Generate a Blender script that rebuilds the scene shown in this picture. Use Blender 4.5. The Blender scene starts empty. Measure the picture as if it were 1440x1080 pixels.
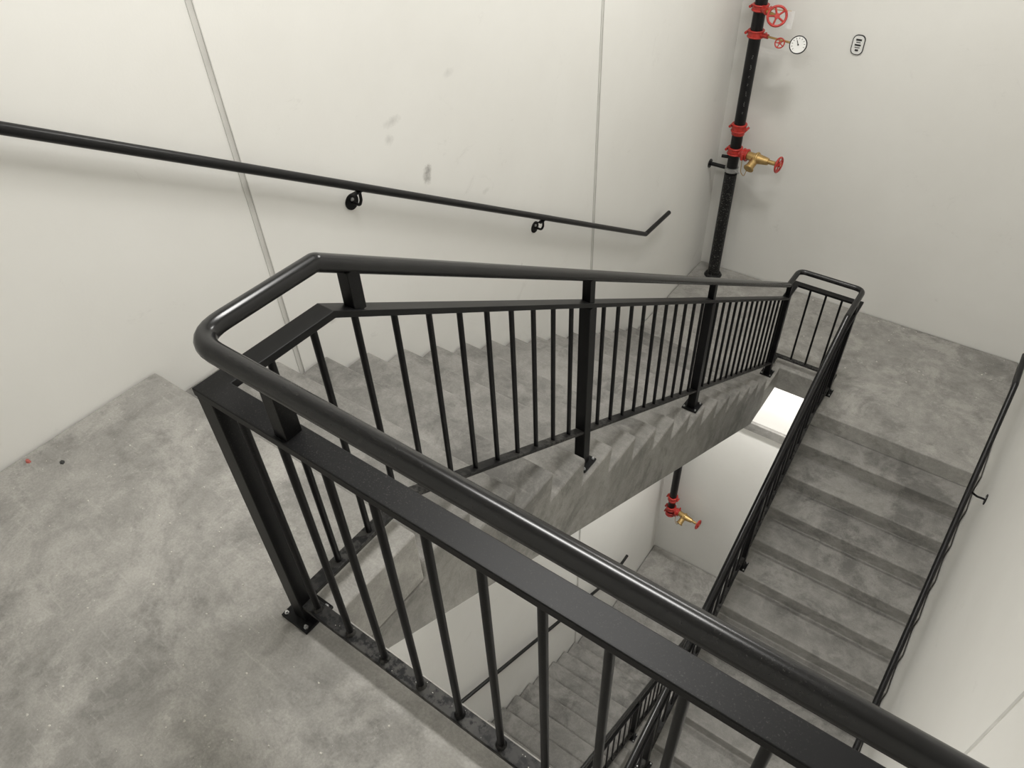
import bpy, bmesh, math, random
from mathutils import Vector, Matrix
random.seed(7)
S=bpy.context.scene
COL=S.collection

# ---------------- materials ----------------
def newmat(name):
    m=bpy.data.materials.new(name); m.use_nodes=True
    nt=m.node_tree; b=nt.nodes['Principled BSDF']
    return m,nt,b
def N(nt,t,**k):
    n=nt.nodes.new(t)
    for a,v in k.items(): setattr(n,a,v)
    return n
def noise(nt,co,scale,detail=6,rough=.6,dist=0):
    n=N(nt,'ShaderNodeTexNoise'); n.inputs['Scale'].default_value=scale
    n.inputs['Detail'].default_value=detail; n.inputs['Roughness'].default_value=rough
    n.inputs['Distortion'].default_value=dist
    nt.links.new(co,n.inputs['Vector']); return n.outputs['Fac']
def ramp(nt,f,stops):
    r=N(nt,'ShaderNodeValToRGB'); e=r.color_ramp.elements
    e[0].position=stops[0][0]; e[0].color=stops[0][1]
    e[1].position=stops[-1][0]; e[1].color=stops[-1][1]
    for p,c in stops[1:-1]:
        x=e.new(p); x.color=c
    nt.links.new(f,r.inputs['Fac']); return r.outputs['Color']
def g(v): return (v,v*.968,v*.90,1)
def gw(v): return (v,v,v,1)
def mix(nt,f,a,b,mode='MIX'):
    m=N(nt,'ShaderNodeMix',data_type='RGBA',blend_type=mode)
    if isinstance(f,(int,float)): m.inputs['Factor'].default_value=f
    else: nt.links.new(f,m.inputs['Factor'])
    for s,v in ((m.inputs['A'],a),(m.inputs['B'],b)):
        if isinstance(v,tuple): s.default_value=v
        else: nt.links.new(v,s)
    return m.outputs['Result']
def coords(nt):
    return N(nt,'ShaderNodeTexCoord').outputs['Object']
def mapped(nt,co,sc,rot=(0,0,0)):
    n=N(nt,'ShaderNodeMapping'); n.inputs['Scale'].default_value=sc; n.inputs['Rotation'].default_value=rot
    nt.links.new(co,n.inputs['Vector']); return n.outputs['Vector']
def bump(nt,b,h,strength,dist=.01):
    n=N(nt,'ShaderNodeBump'); n.inputs['Strength'].default_value=strength; n.inputs['Distance'].default_value=dist
    nt.links.new(h,n.inputs['Height']); nt.links.new(n.outputs['Normal'],b.inputs['Normal'])

def concrete(name,lo,hi,dust=.5,spk=.7,splash=.6,stain=.5):
    m,nt,b=newmat(name); co=coords(nt)
    n1=noise(nt,co,1.1,8,.65,.3); n2=noise(nt,co,7,12,.74,.3); n3=noise(nt,co,130,4,.65)
    n4=noise(nt,co,2.3,14,.76,.4); n6=noise(nt,mapped(nt,co,(1,1,1),(0,0,.5)),1.8,13,.73,.4)
    n7=noise(nt,co,16,12,.82,.2); n8=noise(nt,co,1.9,7,.7)
    n9=noise(nt,mapped(nt,co,(3,30,3),(0,0,.62)),1.6,10,.75,.2)
    c=ramp(nt,n1,[(.36,g(lo)),(.64,g(hi))])
    c2=ramp(nt,n2,[(.35,g(lo*.74)),(.5,g((lo+hi)/2)),(.65,g(hi*1.18))])
    c=mix(nt,.5,c,c2)
    dk=ramp(nt,n6,[(.40,gw(stain)),(.48,gw(0))])
    c=mix(nt,dk,c,g(lo*.60))
    d=ramp(nt,n4,[(.50,gw(0)),(.58,gw(dust))])
    c=mix(nt,d,c,g(hi*1.30))
    st=ramp(nt,n9,[(.57,gw(0)),(.63,gw(.22))]); c=mix(nt,st,c,g(hi*1.45))
    sp1=ramp(nt,n7,[(.57,gw(0)),(.63,gw(splash))]); ar=ramp(nt,n8,[(.49,gw(0)),(.58,gw(1))])
    c=mix(nt,mix(nt,1.0,sp1,ar,'MULTIPLY'),c,g(.50))
    fine=ramp(nt,n3,[(.3,gw(.86)),(.7,gw(1.10))])
    c=mix(nt,1.0,c,fine,'MULTIPLY')
    nt.links.new(c,b.inputs['Base Color'])
    b.inputs['Roughness'].default_value=.66
    b.inputs['Specular IOR Level'].default_value=.38
    bump(nt,b,n2,.25,.01)
    return m
M_floor=concrete('concrete_floor',.235,.34,.5,.5,.55,.5)
M_stair=concrete('concrete_stair',.17,.26,.40,.2,.12,.65)

def wallmat(name,spots=()):
    m,nt,b=newmat(name); co=coords(nt)
    n1=noise(nt,co,.8,5,.6); c=ramp(nt,n1,[(.3,(.735,.725,.69,1)),(.7,(.785,.778,.745,1))])
    n2=noise(nt,co,2.3,10,.8,1.0); s=ramp(nt,n2,[(.61,gw(0)),(.80,gw(.50))])
    c=mix(nt,s,c,(.45,.43,.40,1))
    for (p,r,st,sc) in spots:
        mp=N(nt,'ShaderNodeVectorMath',operation='SUBTRACT'); nt.links.new(co,mp.inputs[0]); mp.inputs[1].default_value=p
        ms=N(nt,'ShaderNodeVectorMath',operation='MULTIPLY'); nt.links.new(mp.outputs[0],ms.inputs[0]); ms.inputs[1].default_value=sc
        d=N(nt,'ShaderNodeVectorMath',operation='LENGTH'); nt.links.new(ms.outputs[0],d.inputs[0])
        nn=noise(nt,co,28,5,.75)
        a=N(nt,'ShaderNodeMath',operation='MULTIPLY_ADD'); nt.links.new(nn,a.inputs[0]); a.inputs[1].default_value=r*1.8; nt.links.new(d.outputs['Value'],a.inputs[2])
        k=ramp(nt,a.outputs[0],[(r*.9,gw(st)),(r*1.9,gw(0))])
        c=mix(nt,k,c,(.27,.26,.24,1))
    nt.links.new(c,b.inputs['Base Color']); b.inputs['Roughness'].default_value=.5
    b.inputs['Specular IOR Level'].default_value=.35
    n3=noise(nt,co,90,3); bump(nt,b,n3,.06,.004)
    return m
M_wall=wallmat('painted_wall')
M_wallL=wallmat('painted_wall_scuffed',[((-2.64,2.742,.118),.055,.9,(1,1.4,.9)),((-2.64,2.76,.15),.035,.8,(1,1.2,.9)),
  ((-2.64,2.535,.50),.06,.35,(1,.8,2.2)),((-2.64,2.50,.42),.035,.35,(1,1,1)),((-2.64,3.6,-.95),.03,.45,(1,2,1)),((-2.64,3.0,.6),.05,.25,(1,1,2)),((-2.64,1.9,-.35),.03,.3,(1,1,2)),((-2.64,2.1,.36),.03,.35,(1,1,1.5)),((-2.64,3.25,-.2),.04,.3,(1,1,2))])
def simple(name,col,rough=.5,metal=0,var=.0,scale=40):
    m,nt,b=newmat(name); co=coords(nt)
    n1=noise(nt,co,scale,4,.6)
    a=tuple(x*(1-var) for x in col[:3])+(1,); bb=tuple(min(1,x*(1+var)) for x in col[:3])+(1,)
    c=ramp(nt,n1,[(.35,a),(.65,bb)]); nt.links.new(c,b.inputs['Base Color'])
    b.inputs['Roughness'].default_value=rough; b.inputs['Metallic'].default_value=metal
    return m
def blackmetal(name,rough,dust,spec,thr=.58,dsc=300,area=(.45,.68),dcol=.22):
    m,nt,b=newmat(name); co=coords(nt)
    n1=noise(nt,co,8,3,.5); n2=noise(nt,co,dsc,3,.7); n3=noise(nt,co,3,5,.65)
    k=mix(nt,1.0,ramp(nt,n2,[(thr,gw(0)),(thr+.12,gw(dust))]),ramp(nt,n3,[(area[0],gw(0)),(area[1],gw(1))]),'MULTIPLY')
    c=ramp(nt,n1,[(.3,(.0045,.0045,.0048,1)),(.7,(.0065,.0065,.007,1))])
    c=mix(nt,k,c,g(dcol)); nt.links.new(c,b.inputs['Base Color'])
    b.inputs['Roughness'].default_value=rough
    b.inputs['Specular IOR Level'].default_value=spec
    return m
M_rail=blackmetal('black_paint_satin',.24,.25,.42,.60,340)
M_wrail=blackmetal('black_paint_wallrail',.33,.05,.32,.62,340)
M_bar=blackmetal('black_paint_matte',.42,.22,.18)
M_brail=blackmetal('black_paint_dusty',.5,.6,.2,.42,35,(.35,.60),.085)
M_pipe=blackmetal('black_steel_pipe',.35,.25,.3)
M_pipe2=blackmetal('black_steel_pipe_spattered',.4,.9,.3,.56,70,(.35,.55))
M_red=simple('red_enamel',(.42,.03,.022),.35,0,.2)
M_brass=simple('brass',(.50,.34,.14),.38,.8,.15)
M_steel=simple('zinc_steel',(.5,.5,.5),.35,.9,.1)
M_seal=simple('joint_sealant',(.56,.55,.52),.6,0,.06,8)
M_white=simple('white_plastic',(.75,.75,.73),.4,0,.02)
M_stencil=simple('stencil_paint',(.35,.35,.34),.6,0,.2)
M_dark=simple('black_print',(.02,.02,.02),.5,0,.1)
M_chip=simple('plaster_chip',(.52,.50,.46),.8,0,.3)
M_rchip=simple('red_plastic_chip',(.40,.10,.08),.6,0,.2)
M_em,nt_,b_=newmat('led_diffuser'); b_.inputs['Emission Color'].default_value=(1,.98,.95,1); b_.inputs['Emission Strength'].default_value=6

# ---------------- mesh helpers ----------------
def obj(name,bm,mats,parent=None,smooth=None,bevel=0,seg=2):
    me=bpy.data.meshes.new(name); bmesh.ops.recalc_face_normals(bm,faces=bm.faces); bm.to_mesh(me); bm.free()
    if not isinstance(mats,(list,tuple)): mats=[mats]
    for m in mats: me.materials.append(m)
    o=bpy.data.objects.new(name,me); COL.objects.link(o)
    if parent: o.parent=parent
    if bevel:
        md=o.modifiers.new('bevel','BEVEL'); md.width=bevel; md.segments=seg; md.limit_method='ANGLE'; md.angle_limit=math.radians(30)
    if smooth:
        for p in me.polygons: p.use_smooth=True
        me.set_sharp_from_angle(angle=math.radians(smooth))
    return o
def empty(name,loc=(0,0,0)):
    e=bpy.data.objects.new(name,None); COL.objects.link(e); e.empty_display_size=.1; return e
def box(bm,x0,x1,y0,y1,z0,z1,mi=0):
    v=[bm.verts.new(p) for p in ((x0,y0,z0),(x1,y0,z0),(x1,y1,z0),(x0,y1,z0),(x0,y0,z1),(x1,y0,z1),(x1,y1,z1),(x0,y1,z1))]
    for q in ((0,3,2,1),(4,5,6,7),(0,1,5,4),(1,2,6,5),(2,3,7,6),(3,0,4,7)):
        f=bm.faces.new([v[i] for i in q]); f.material_index=mi
def frame(d):
    d=d.normalized(); up=Vector((0,0,1)) if abs(d.z)<.95 else Vector((0,1,0))
    s=d.cross(up).normalized(); return s,s.cross(d).normalized()
def cyl(bm,a,b,r,r2=None,n=16,mi=0,caps=True):
    a=Vector(a); b=Vector(b); r2=r if r2 is None else r2
    s,u=frame(b-a); A=[];B=[]
    for i in range(n):
        t=2*math.pi*i/n; o=s*math.cos(t)+u*math.sin(t)
        A.append(bm.verts.new(a+o*r)); B.append(bm.verts.new(b+o*r2))
    for i in range(n):
        f=bm.faces.new((A[i],A[(i+1)%n],B[(i+1)%n],B[i])); f.material_index=mi
    if caps:
        f=bm.faces.new(A[::-1]); f.material_index=mi; f=bm.faces.new(B); f.material_index=mi
def fillet(pts,rad,n=8):
    out=[Vector(pts[0])]
    for i in range(1,len(pts)-1):
        p=Vector(pts[i]); a=(Vector(pts[i-1])-p); b=(Vector(pts[i+1])-p)
        r=rad[i] if isinstance(rad,(list,tuple)) else rad
        ang=a.angle(b)
        if r<=0: out.append(p); continue
        t=r/math.tan(ang/2); t=min(t,a.length*.49,b.length*.49)
        p0=p+a.normalized()*t; p1=p+b.normalized()*t
        for k in range(n+1):
            s=k/n; out.append(p0*(1-s)**2+p*2*s*(1-s)+p1*s*s)
    out.append(Vector(pts[-1])); return out
def tube(bm,pts,r,n=20,mi=0,caps=True):
    rings=[]; m=len(pts); prev=None
    for i,p in enumerate(pts):
        d0=(pts[i]-pts[i-1]).normalized() if i>0 else None
        d1=(pts[i+1]-pts[i]).normalized() if i<m-1 else None
        d=(d0+d1).normalized() if d0 is not None and d1 is not None else (d0 if d1 is None else d1)
        if prev is None: s,u=frame(d)
        else:
            s=(prev-d*prev.dot(d)).normalized(); u=s.cross(d).normalized()
        prev=s; sc=1
        if d0 is not None and d1 is not None:
            sc=1/max(.5,math.cos(d0.angle(d1)/2))
        rg=[]
        for k in range(n):
            t=2*math.pi*k/n; rg.append(bm.verts.new(p+(s*math.cos(t)+u*math.sin(t))*r*(1+(sc-1)*.5)))
        rings.append(rg)
    for a,b in zip(rings,rings[1:]):
        for k in range(n):
            f=bm.faces.new((a[k],a[(k+1)%n],b[(k+1)%n],b[k])); f.material_index=mi
    if caps: bm.faces.new(rings[0][::-1]).material_index=mi; bm.faces.new(rings[-1]).material_index=mi
def bar(bm,pts,w,h,mi=0):
    """rectangular bar swept along pts, width horizontal, mitred in plan"""
    rings=[]; m=len(pts); pts=[Vector(p) for p in pts]
    for i,p in enumerate(pts):
        def side(d):
            d=Vector((d.x,d.y,0)).normalized(); return Vector((d.y,-d.x,0))
        s0=side(pts[i]-pts[i-1]) if i>0 else None; s1=side(pts[i+1]-pts[i]) if i<m-1 else None
        if s0 is None: s=s1
        elif s1 is None: s=s0
        else:
            s=(s0+s1).normalized(); s=s/max(.3,s.dot(s0))
        s=s*w/2; u=Vector((0,0,h/2))
        rings.append([bm.verts.new(p+q) for q in (s+u,-s+u,-s-u,s-u)])
    for a,b in zip(rings,rings[1:]):
        for k in range(4):
            bm.faces.new((a[k],a[(k+1)%4],b[(k+1)%4],b[k])).material_index=mi
    bm.faces.new(rings[0][::-1]); bm.faces.new(rings[-1])
def torus(bm,c,axis,R,r,n=28,k=10,mi=0):
    axis=Vector(axis).normalized(); s,u=frame(axis); c=Vector(c); rings=[]
    for i in range(n):
        t=2*math.pi*i/n; d=s*math.cos(t)+u*math.sin(t)
        rings.append([bm.verts.new(c+d*(R+r*math.cos(2*math.pi*j/k))+axis*r*math.sin(2*math.pi*j/k)) for j in range(k)])
    for i in range(n):
        a=rings[i]; b=rings[(i+1)%n]
        for j in range(k): bm.faces.new((a[j],a[(j+1)%k],b[(j+1)%k],b[j])).material_index=mi

# ---------------- dimensions ----------------
XL,XR,YF,YB=-2.644,.72,7.18,-.85
MID=-2.86; NR=17; R=2.86/NR; T=.28; SL=R/T
Y0=.95; Y1=Y0+16*T          # 5.43
XA,XB=-1.17,-.76             # inner edges of the flights
EN,EF=.60,5.84               # well edges
BOT=-11.44; TOP=3.4
gx=.010
# ---------------- shell ----------------
def slab(name,x0,x1,y0,y1,z0,z1,mat,bev=0):
    bm=bmesh.new(); box(bm,x0,x1,y0,y1,z0,z1); return obj(name,bm,mat,bevel=bev)
slab('wall_left',XL-.15,XL,YB-.15,YF+.15,BOT-.2,TOP,M_wallL)
slab('wall_right',XR,XR+.15,YB-.15,YF+.15,BOT-.2,TOP,M_wall)
slab('wall_far',XL,XR,YF,YF+.15,BOT-.2,TOP,M_wall)
slab('wall_back',XL,XR,YB-.15,YB,BOT-.2,TOP,M_wall)
slab('ceiling',XL-.15,XR+.15,YB-.15,YF+.15,TOP,TOP+.15,M_wall)
slab('floor_ground',XL,XR,YB,YF,BOT-.2,BOT,M_floor)
ti=1
for y in (1.628,4.6):
    bm=bmesh.new(); box(bm,XL-.002,XL+.003,y-.013,y+.011,BOT,TOP); box(bm,XL+.001,XL+.007,y+.011,y+.015,BOT,TOP)
    obj('trim_%d'%ti,bm,M_seal); ti+=1
bm=bmesh.new(); box(bm,XR-.003,XR+.002,1.96,1.985,BOT,TOP); obj('trim_%d'%ti,bm,M_seal); ti+=1

# ---------------- landings and flights ----------------
def landing(name,near,z,full=False,th=.27):
    bm=bmesh.new()
    if near:
        pts=[(XL+gx,YB),(XR-gx,YB),(XR-gx,EN if full else Y0),]
        if full: pts+=[(XA,EN)]
        else: pts+=[(XB,Y0),(XB,EN),(XA,EN)]
        pts+=[(XA,Y0),(XL+gx,Y0)]
    else:
        pts=[(XL+gx,YF-gx),(XL+gx,Y1),(XA,Y1),(XA,EF),(XB,EF),(XB,Y1),(XR-gx,Y1),(XR-gx,YF-gx)]
    a=[bm.verts.new((x,y,z)) for x,y in pts]; b=[bm.verts.new((x,y,z-th)) for x,y in pts]
    bm.faces.new(a); bm.faces.new(b[::-1]); n=len(pts)
    for i in range(n): bm.faces.new((a[i],b[i],b[(i+1)%n],a[(i+1)%n]))
    return obj(name,bm,M_floor,bevel=.010,seg=3)
landing('floor',True,0,True)
landing('stair_landing',False,MID)
landing('stair_landing',True,MID*2)
landing('stair_landing',False,MID*3)
UC=.022
def flight(x0,x1,ys,zs,dr):
    """dr=+1 descends toward +Y; ys = y of top nosing. first riser is the landing edge"""
    run=(NR-1)*T; so=.57
    prof=[(.001,-R),(T,-R)]
    for k in range(1,NR):
        last=k==NR-1
        prof.append((k*T-(UC if not last else .001),-(k+1)*R+(.001 if last else 0)))
        if not last: prof.append(((k+1)*T,-(k+1)*R))
    yb=(NR*R+.27-so)/SL
    prof+= [(run-.001,-NR*R-.268),(yb,-NR*R-.268),(-.35,-so+.35*SL),(-.35,-.272),(.001,-.272)]
    bm=bmesh.new()
    A=[bm.verts.new((x0,ys+dr*y,zs+z)) for y,z in prof]; B=[bm.verts.new((x1,ys+dr*y,zs+z)) for y,z in prof]
    bm.faces.new(A); bm.faces.new(B[::-1]); n=len(prof)
    for i in range(n): bm.faces.new((A[i],B[i],B[(i+1)%n],A[(i+1)%n]))
    return obj('stair_flight',bm,M_stair,bevel=.014,seg=3)
flight(XL+gx,XA,Y0,0,1); flight(XB,XR-gx,Y1,MID,-1)
flight(XL+gx,XA,Y0,MID*2,1); flight(XB,XR-gx,Y1,MID*3,-1)

# ---------------- guardrail ----------------
GA,GB,GY0,GY1=-1.25,-.69,.545,5.91
H=1.07
kA0=.885; kA1=kA0+2.86/SL; kB0=5.475; kB1=kB0-2.86/SL
hr=[Vector((XR-.03,GY0,H))]; rad=[0]
tr=[Vector((XR-.02,GY0,H-.14))]; br=[Vector((XR-.02,GY0,.08))]
for s in range(2):
    o=MID*2*s
    P=[((GA,GY0,H+o),.08),((GA,kA0,H+o),.02),((GA,kA1,H+MID+o),.03),((GA,GY1,H+MID+o),.07),((GB,GY1,H+MID+o),.07),((GB,kB0,H+MID+o),.05),((GB,kB1,H+2*MID+o),.03),((GB,GY0,H+2*MID+o),.06)]
    for p,r in P:
        hr.append(Vector(p)); rad.append(r); tr.append(Vector(p)-Vector((0,0,.14)))
    bA=lambda z:Y0+(.125-(z-o))/SL
    br+=[Vector((GA,GY0,.08+o)),Vector((GA,bA(.08+o),.08+o)),Vector((GA,min(GY1-.02,bA(MID+.08+o)),MID+.08+o)),Vector((GA,GY1,MID+.08+o)),Vector((GB,GY1,MID+.08+o)),
         Vector((GB,Y1-.045/SL,MID+.08+o)),Vector((GB,Y1-(.125+2.78)/SL,2*MID+.08+o)),Vector((GB,GY0,2*MID+.08+o))]
hr.append(Vector((GA-.15,GY0,H+4*MID))); rad.append(0); tr.append(hr[-1]-Vector((0,0,.14))); br.append(Vector((GA-.15,GY0,.08+4*MID)))
guard=empty('stair_guardrail')
bm=bmesh.new(); tube(bm,fillet(hr,rad,8),.0235,24); obj('handrail_tube',bm,M_rail,guard,smooth=40)
bm=bmesh.new(); bar(bm,tr,.06,.022); obj('top_rail',bm,M_bar,guard,bevel=.002)
bm=bmesh.new(); bar(bm,br,.045,.018); obj('bottom_rail',bm,M_brail,guard,bevel=.002)
def interp(path,i0,i1,y):
    q=path[i0:i1+1]
    for a,b in zip(q,q[1:]):
        lo,hi=min(a.y,b.y),max(a.y,b.y)
        if lo-1e-6<=y<=hi+1e-6 and hi>lo: return a.z+(b.z-a.z)*(y-a.y)/(b.y-a.y)
    return q[-1].z
bmB=bmesh.new(); bmP=bmesh.new(); bmS=bmesh.new(); bmF=bmesh.new(); bmN=bmesh.new(); bmW=bmesh.new()
def baluster(x,y,zb,zt,weld=False):
    cyl(bmB,(x,y,zb),(x,y,zt),.0098,n=12)
    if weld: cyl(bmW,(x,y,zb+.006),(x,y,zb+.020),.017,.0105,n=12)
def post(x,y,zf,zt,zh,st=True):
    w=.028
    box(bmP,x-w,x+w,y-w,y+w,zf+.01,zt)
    if st: box(bmS,x-.02,x+.02,y-.02,y+.02,zt,zh-.012)
    box(bmF,x-.055,x+.055,y-.055,y+.055,zf+.0005,zf+.011)
    for dx,dy in ((-1,-1),(1,-1),(1,1),(-1,1)):
        c=(x+dx*.042,y+dy*.042)
        cyl(bmN,(c[0],c[1],zf+.011),(c[0],c[1],zf+.017),.007,n=6); cyl(bmN,(c[0],c[1],zf+.017),(c[0],c[1],zf+.024),.004,n=8)
def stub(x,y,zt,zh): box(bmS,x-.02,x+.02,y-.02,y+.02,zt,zh-.012)
SP=.133
def run_bal(x,y0,y1,fb,ft,posts):
    ys=sorted([y0]+posts+[y1])
    for a,b in zip(ys,ys[1:]):
        n=max(1,round((b-a)/SP))
        for k in range(1,n):
            y=a+(b-a)*k/n; baluster(x,y,fb(y),ft(y))
def runx(y,x0,x1,zb,zt):
    n=max(1,round(abs(x1-x0)/SP))
    for k in range(1,n): baluster(x0+(x1-x0)*k/n,y,zb,zt)
# front section on top landing
fz=.93-.01
post(GA,GY0,0,fz,H,False); post(.42,GY0,0,fz,H); stub(-1.0,GY0,fz+.01,H)
x=-1.177
while x<XR-.06:
    if abs(x-.42)>.05: baluster(x,GY0,.08,fz,True)
    x+=SP
for s in range(2):
    o=MID*2*s; i=1+8*s
    ft=lambda y,i=i:interp(tr,i,i+3,y)-.005; fb=lambda y,i=i:interp(br,i,i+3,y); fh=lambda y,i=i:interp(tr,i,i+3,y)+.14
    def treadA(y):
        return o if y<Y0 else (o+MID if y>Y1 else o-R*math.ceil((y-Y0)/T))
    pA=[2.165,3.69,5.70]
    if s==1: post(GA,GY0,o,H-.15+o,H+o,False)
    for y in pA: post(GA,y,treadA(y),ft(y),fh(y))
    stub(GA,.975,ft(.975)+.01,fh(.975))
    run_bal(GA,GY0+.02,GY1,fb,ft,pA)
    runx(GY1,GA,GB,MID+.08+o,MID+H-.15+o)
    gt=lambda y,i=i:interp(tr,i+4,i+7,y)-.005; gb=lambda y,i=i:interp(br,i+4,i+7,y); gh=lambda y,i=i:interp(tr,i+4,i+7,y)+.14
    def treadB(y):
        return o+MID if y>Y1 else (o+2*MID if y<Y0 else o+MID-R*math.ceil((Y1-y)/T))
    pB=[5.74,4.10,2.48,.76]
    for y in pB: post(GB,y,treadB(y),gt(y),gh(y))
    run_bal(GB,GY1,GY0,gb,gt,pB)
    runx(GY0,GB,GA,2*MID+.08+o,2*MID+H-.15+o)
obj('balusters',bmB,M_bar,guard,smooth=40); obj('posts',bmP,M_bar,guard,bevel=.003)
obj('weld_collars',bmW,M_brail,guard,smooth=40)
obj('handrail_stanchions',bmS,M_bar,guard,bevel=.002); obj('base_plates',bmF,M_bar,guard,bevel=.0015)
obj('anchor_bolts',bmN,M_steel,guard)

# ---------------- wall handrails ----------------
def wall_handrail(xw,side,pts,brk,off=.075):
    """side=+1: rail is to +X of wall"""
    e=empty('wall_handrail'); x=xw+side*off
    P=[Vector((x,y,z)) for y,z in pts]
    bm=bmesh.new(); tube(bm,fillet(P,.035,5),.021,24); obj('rail_tube',bm,M_wrail,e,smooth=60)
    bm=bmesh.new(); bs=bmesh.new()
    for y in brk:
        z=None
        for a,b in zip(P,P[1:]):
            if min(a.y,b.y)<=y<=max(a.y,b.y): z=a.z+(b.z-a.z)*(y-a.y)/(b.y-a.y)
        zp=z-.10
        cyl(bm,(xw,y,zp),(xw+side*.007,y,zp),.042,n=28)
        arm=fillet([(xw+side*.005,y,zp),(xw+side*.060,y,zp-.004),(x,y,zp+.03),(x,y,z-.018)],.03,6)
        tube(bm,arm,.008,10)
        box(bm,x-.014,x+.014,y-.045,y+.045,z-.026,z-.019)
        cyl(bs,(xw+side*.007,y,zp+.014),(xw+side*.012,y,zp+.014),.010,n=12)
    obj('brackets',bm,M_bar,e,smooth=40,bevel=0); obj('bracket_screws',bs,M_steel,e)
for s in range(2):
    o=2*MID*s
    sl=.59; zA=lambda y:1.12-sl*(y-.827)
    wall_handrail(XL,1,[(.30,zA(.62)+o),(.62,zA(.62)+o),(5.45,zA(5.45)+o),(5.92,zA(5.45)+o)],[.64,2.18,3.77])
    zb=MID+.98+o
    zB=lambda y:zb-.6*(5.45-y)
    wall_handrail(XR,-1,[(5.85,zb),(5.45,zb),(.75,zB(.75)),(.35,zB(.75))],[4.72,3.1,1.5],.13)

# ---------------- standpipe ----------------
def coupling(bm,c,axis,r,L=.06,mi=0):
    a=Vector(axis).normalized(); c=Vector(c)
    cyl(bm,c-a*L/2,c+a*L/2,r+.016,n=28,mi=mi)
    torus(bm,c-a*L*.42,a,r+.014,.008,mi=mi); torus(bm,c+a*L*.42,a,r+.014,.008,mi=mi)
    s,u=frame(a); 
    for sg in (-1,1):
        p=c+s*sg*(r+.03)
        cyl(bm,p-u*.03,p+u*.03,.013,n=10,mi=mi)
def handwheel(bm,c,axis,R_,mi=0):
    a=Vector(axis).normalized(); c=Vector(c); s,u=frame(a)
    torus(bm,c,a,R_,R_*.14,mi=mi)
    for k in range(5):
        t=2*math.pi*k/5; d=s*math.cos(t)+u*math.sin(t)
        cyl(bm,c,c+d*R_,R_*.11,n=8,mi=mi)
    cyl(bm,c-a*.018,c+a*.018,R_*.28,n=14,mi=mi)
PX,PY=-2.40,6.98
sp=empty('fire_standpipe')
PB=-7.30
bm=bmesh.new(); cyl(bm,(PX,PY,PB),(PX,PY,TOP),.055,n=32)
obj('riser_pipe',bm,M_pipe,sp,smooth=40)
bmr=bmesh.new(); bmb=bmesh.new(); bmk=bmesh.new(); bmw=bmesh.new(); bml=bmesh.new(); bmt=bmesh.new(); bmc=bmesh.new()
cyl(bml,(PX,PY,MID+.001),(PX,PY,MID+1.25),.064,n=32); cyl(bml,(PX,PY,MID+.001),(PX,PY,MID+.03),.10,.08,n=32)
coupling(bmr,(PX,PY,PB),(0,0,1),.055,.07); cyl(bmr,(PX,PY,PB-.05),(PX,PY,PB),.045,.06,n=24)
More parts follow.
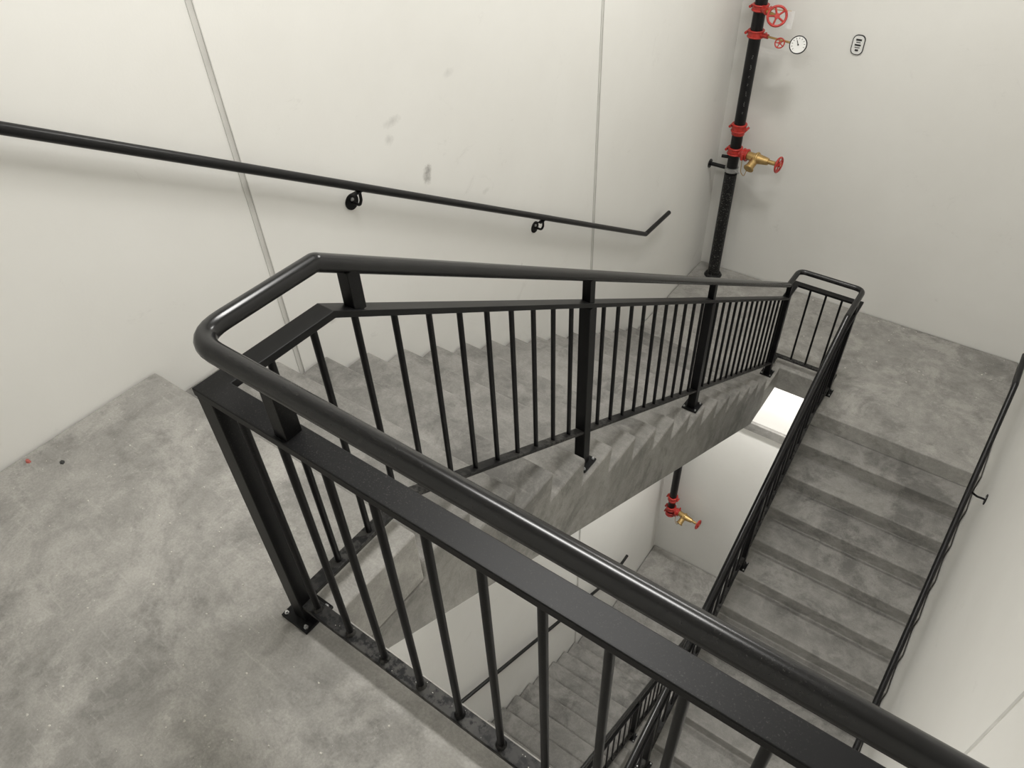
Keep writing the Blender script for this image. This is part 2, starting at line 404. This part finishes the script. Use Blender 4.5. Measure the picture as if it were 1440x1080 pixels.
for s in range(2):
    o=2*MID*s-(.10 if s else 0)
    coupling(bmr,(PX,PY,-1.12+o),(0,0,1),.055,.075); 
    cyl(bmr,(PX,PY,-1.13+o),(PX,PY,-1.19+o),.064,n=28)
    coupling(bmr,(PX,PY,-1.36+o),(0,0,1),.055,.07)
    z=-1.37+o
    cyl(bmr,(PX,PY,z),(PX+.15,PY-.02,z),.042,n=24); coupling(bmr,(PX+.12,PY-.02,z),(1,-.1,0),.040,.05)
    cyl(bmb,(PX+.15,PY-.02,z),(PX+.26,PY-.04,z),.042,n=24)
    cyl(bmb,(PX+.23,PY-.04,z),(PX+.37,PY-.05,z),.055,.034,n=24)
    torus(bmb,(PX+.25,PY-.04,z),(1,-.1,0),.05,.014)
    cyl(bmb,(PX+.24,PY-.04,z),(PX+.22,PY-.16,z-.07),.038,.042,n=24)
    torus(bmb,(PX+.221,PY-.15,z-.066),(-.02,-.12,-.07),.042,.011)
    cyl(bmb,(PX+.37,PY-.05,z),(PX+.44,PY-.055,z),.022,n=16); cyl(bmb,(PX+.44,PY-.055,z),(PX+.50,PY-.06,z),.010,n=10)
    tube(bmb,fillet([(PX+.20,PY-.13,z-.09),(PX+.17,PY-.10,z-.19),(PX+.12,PY-.07,z-.17),(PX+.11,PY-.06,z-.05)],.05,5),.004,6)
    handwheel(bmr,(PX+.48,PY-.06,z),(1,-.15,0),.072)
    if s==0:
        z=-1.56
        cyl(bmk,(XL,PY,z),(PX,PY,z),.020,n=14); cyl(bmk,(XL,PY,z),(XL+.012,PY,z),.045,n=20)
        cyl(bmc,(PX,PY,z-.022),(PX,PY,z+.022),.069,n=28); cyl(bmc,(PX+.05,PY-.03,z),(PX+.10,PY-.06,z),.010,n=10)
        cyl(bmk,(PX-.02,PY,z+.12),(PX-.12,PY-.02,z+.12),.016,n=12)
        # gauge assembly
        z=-.24
        coupling(bmr,(PX,PY,z),(0,0,1),.055,.06)
        cyl(bmr,(PX+.05,PY-.02,z),(PX+.13,PY-.04,z),.020,n=16)
        cyl(bmb,(PX+.13,PY-.04,z),(PX+.38,PY-.10,z),.009,n=12)
        handwheel(bmr,(PX+.27,PY-.12,z-.01),(.1,-1,.4),.040)
        cyl(bmb,(PX+.27,PY-.07,z),(PX+.27,PY-.12,z),.009,n=10)
        c=Vector((PX+.435,PY-.12,z)); ax=Vector((.15,-.9,.35)).normalized()
        cyl(bmc,c-ax*.02,c+ax*.018,.074,n=36); torus(bmk,c+ax*.016,ax,.070,.005,36,8); cyl(bmw,c+ax*.018,c+ax*.020,.066,n=36)
        s_,u_=frame(ax)
        for k in range(10):
            t=math.radians(-135+27*k)+math.pi/2; d=s_*math.cos(t)+u_*math.sin(t)
            cyl(bmk,c+ax*.0205+d*.046,c+ax*.0205+d*.058,.002,n=6)
        cyl(bmk,c+ax*.0215,c+ax*.0215+(s_*.5+u_)*.035,.003,n=6); cyl(bmk,c+ax*.02,c+ax*.024,.007,n=10)
        # upper valve
        z=-.02
        coupling(bmr,(PX,PY,z),(0,0,1),.055,.05); coupling(bmr,(PX,PY,z+.18),(0,0,1),.055,.06)
        cyl(bmr,(PX,PY,z),(PX+.10,PY-.10,z),.030,n=18); cyl(bmb,(PX+.10,PY-.10,z),(PX+.22,PY-.18,z+.0),.014,n=12)
        handwheel(bmr,(PX+.22,PY-.18,z+.0),(.35,-.8,.35),.078)
        box(bmw,PX+.28,PX+.34,PY-.10,PY-.097,z-.11,z+.03)
        cyl(bmb,(PX+.10,PY-.09,z+.02),(PX+.31,PY-.095,z+.03),.004,n=6)
        zz=-.42
        while zz>-1.0:
            for q in range(random.randint(2,4)):
                a=math.radians(-62+random.uniform(-3,3))
                cx=PX+.0552*math.cos(a); cy=PY+.0552*math.sin(a)
                cyl(bmt,(cx-.004,cy-.002,zz),(cx+.004,cy+.002,zz-.001),.0013,n=5)
                zz-=.012
            zz-=.05
obj('red_fittings',bmr,M_red,sp,smooth=40); obj('brass_valves',bmb,M_brass,sp,smooth=40)
obj('pipe_clamps',bmk,M_pipe,sp,smooth=40); obj('gauge_face',bmw,M_white,sp,smooth=30)
obj('lower_pipe_section',bml,M_pipe2,sp,smooth=40); obj('pipe_stencil',bmt,M_stencil,sp); obj('steel_fittings',bmc,M_steel,sp,smooth=40)

# inspection tag on far wall
def oval(bm,cx,cz,w,h,y0,y1,mi,r=.4,n=8):
    pts=[]; rr=min(w,h)*r
    for qx,qz,a0 in ((1,1,0),(-1,1,90),(-1,-1,180),(1,-1,270)):
        for k in range(n+1):
            t=math.radians(a0+90*k/n); pts.append((cx+qx*(w/2-rr)+rr*math.cos(t),cz+qz*(h/2-rr)+rr*math.sin(t)))
    A=[bm.verts.new((x,y0,z)) for x,z in pts]; B=[bm.verts.new((x,y1,z)) for x,z in pts]
    for f in (bm.faces.new(A),bm.faces.new(B[::-1])): f.material_index=mi
    for i in range(len(pts)):
        bm.faces.new((A[i],A[(i+1)%len(pts)],B[(i+1)%len(pts)],B[i])).material_index=mi
bm=bmesh.new(); tx,tz=-1.545,-.26
oval(bm,tx,tz,.105,.165,YF,YF-.010,1); oval(bm,tx,tz,.091,.151,YF-.0101,YF-.013,0)
box(bm,tx-.024,tx+.024,YF-.0145,YF-.0131,tz+.034,tz+.050,1)
box(bm,tx-.018,tx+.018,YF-.0145,YF-.0131,tz+.018,tz+.025,1)
box(bm,tx-.026,tx+.026,YF-.0145,YF-.0131,tz-.008,tz+.006,1)
box(bm,tx-.022,tx+.022,YF-.0145,YF-.0131,tz-.024,tz-.018,1)
box(bm,tx-.014,tx+.014,YF-.0145,YF-.0131,tz-.052,tz-.036,1)
obj('inspection_tag',bm,[M_white,M_dark])

slab('trim_%d'%ti,XL+.01,XR-.01,YF-.05,YF,-5.12,-4.98,M_stair,.004)

# ---------------- debris ----------------
bm=bmesh.new()
def chip(bm,x,y,z,s,mi=0):
    vs=[]
    n=random.randint(4,6); a0=random.random()*6
    for i in range(n):
        t=a0+2*math.pi*i/n; r=s*random.uniform(.6,1.2); vs.append((x+r*math.cos(t),y+r*math.sin(t)*random.uniform(.5,1)))
    h=s*random.uniform(.3,.6)
    A=[bm.verts.new((a,b,z)) for a,b in vs]; B=[bm.verts.new((x+(a-x)*.7,y+(b-y)*.7,z+h)) for a,b in vs]
    for f in [bm.faces.new(A[::-1]),bm.faces.new(B)]+[bm.faces.new((A[i],A[(i+1)%n],B[(i+1)%n],B[i])) for i in range(n)]: f.material_index=mi
for i in range(420):
    x=random.uniform(XL+.05,-1.3) if random.random()<.55 else random.uniform(-1.5,.4)
    y=random.uniform(-.4,.9 if x<-1.35 else .48)
    chip(bm,x,y,0,random.choice([.0012,.0015,.002,.002,.003,.005]))
for i in range(22):   # crumbs on the front bottom rail
    chip(bm,random.uniform(-1.1,-.3),GY0+random.uniform(-.016,.016),.089,random.choice([.0012,.0015,.002]))
for i in range(140):
    chip(bm,random.uniform(XL+.1,XR-.1),random.uniform(5.95,YF-.05),MID,random.choice([.003,.005,.007,.010]))
for x,y,s,m in ((-2.59,.375,.013,1),(-2.477,.446,.012,2),(-2.30,.55,.006,0),(-1.42,.22,.006,0),(-1.9,.55,.005,0)):
    chip(bm,x,y,0,s,m)
obj('floor_debris',bm,[M_chip,M_rchip,M_dark])

# ---------------- lights ----------------
def led(name,x,y,z,lx,ly,power,vis=True):
    e=empty(name)
    bm=bmesh.new(); box(bm,x-lx/2-.02,x+lx/2+.02,y-ly/2-.02,y+ly/2+.02,z-.05,z); obj('housing',bm,M_white,e,bevel=.005)
    bm=bmesh.new(); box(bm,x-lx/2,x+lx/2,y-ly/2,y+ly/2,z-.062,z-.0505); obj('diffuser',bm,M_em,e)
    l=bpy.data.lights.new(name+'_lamp','AREA'); l.shape='RECTANGLE'; l.size=lx; l.size_y=ly; l.energy=power; l.color=(1,.982,.948)
    lo=bpy.data.objects.new('lamp',l); COL.objects.link(lo); lo.location=(x,y,z-.07); lo.parent=e
led('ceiling_light',-1.0,1.6,TOP,1.2,.35,68)
led('ceiling_light',-1.0,5.0,TOP,1.2,.35,95)
led('ceiling_light',-1.2,6.5,MID-.27,1.2,.15,80)
led('ceiling_light',-1.2,-.1,-.27,1.2,.15,85)
led('ceiling_light',-1.2,-.1,2*MID-.27,1.2,.15,80)
led('ceiling_light',-1.2,6.5,3*MID-.27,1.2,.15,50)
w=bpy.data.worlds.new('world'); S.world=w; w.use_nodes=True
w.node_tree.nodes['Background'].inputs[0].default_value=(.8,.82,.85,1); w.node_tree.nodes['Background'].inputs[1].default_value=.3

# ---------------- camera ----------------
right=Vector((.8105,.585,-.0361)).normalized(); fwd=Vector((-.4503,.5827,-.6765))
fwd=(fwd-right*fwd.dot(right)).normalized(); up=right.cross(fwd).normalized()
M=Matrix((( right.x,up.x,-fwd.x,0),(right.y,up.y,-fwd.y,0),(right.z,up.z,-fwd.z,2.0),(0,0,0,1)))
cd=bpy.data.cameras.new('camera'); cd.sensor_width=36; cd.lens=1030/1440*36; cd.clip_start=.02
co=bpy.data.objects.new('camera',cd); COL.objects.link(co); co.matrix_world=M; S.camera=co
S.view_settings.view_transform='Standard'; S.view_settings.look='None'; S.view_settings.exposure=0
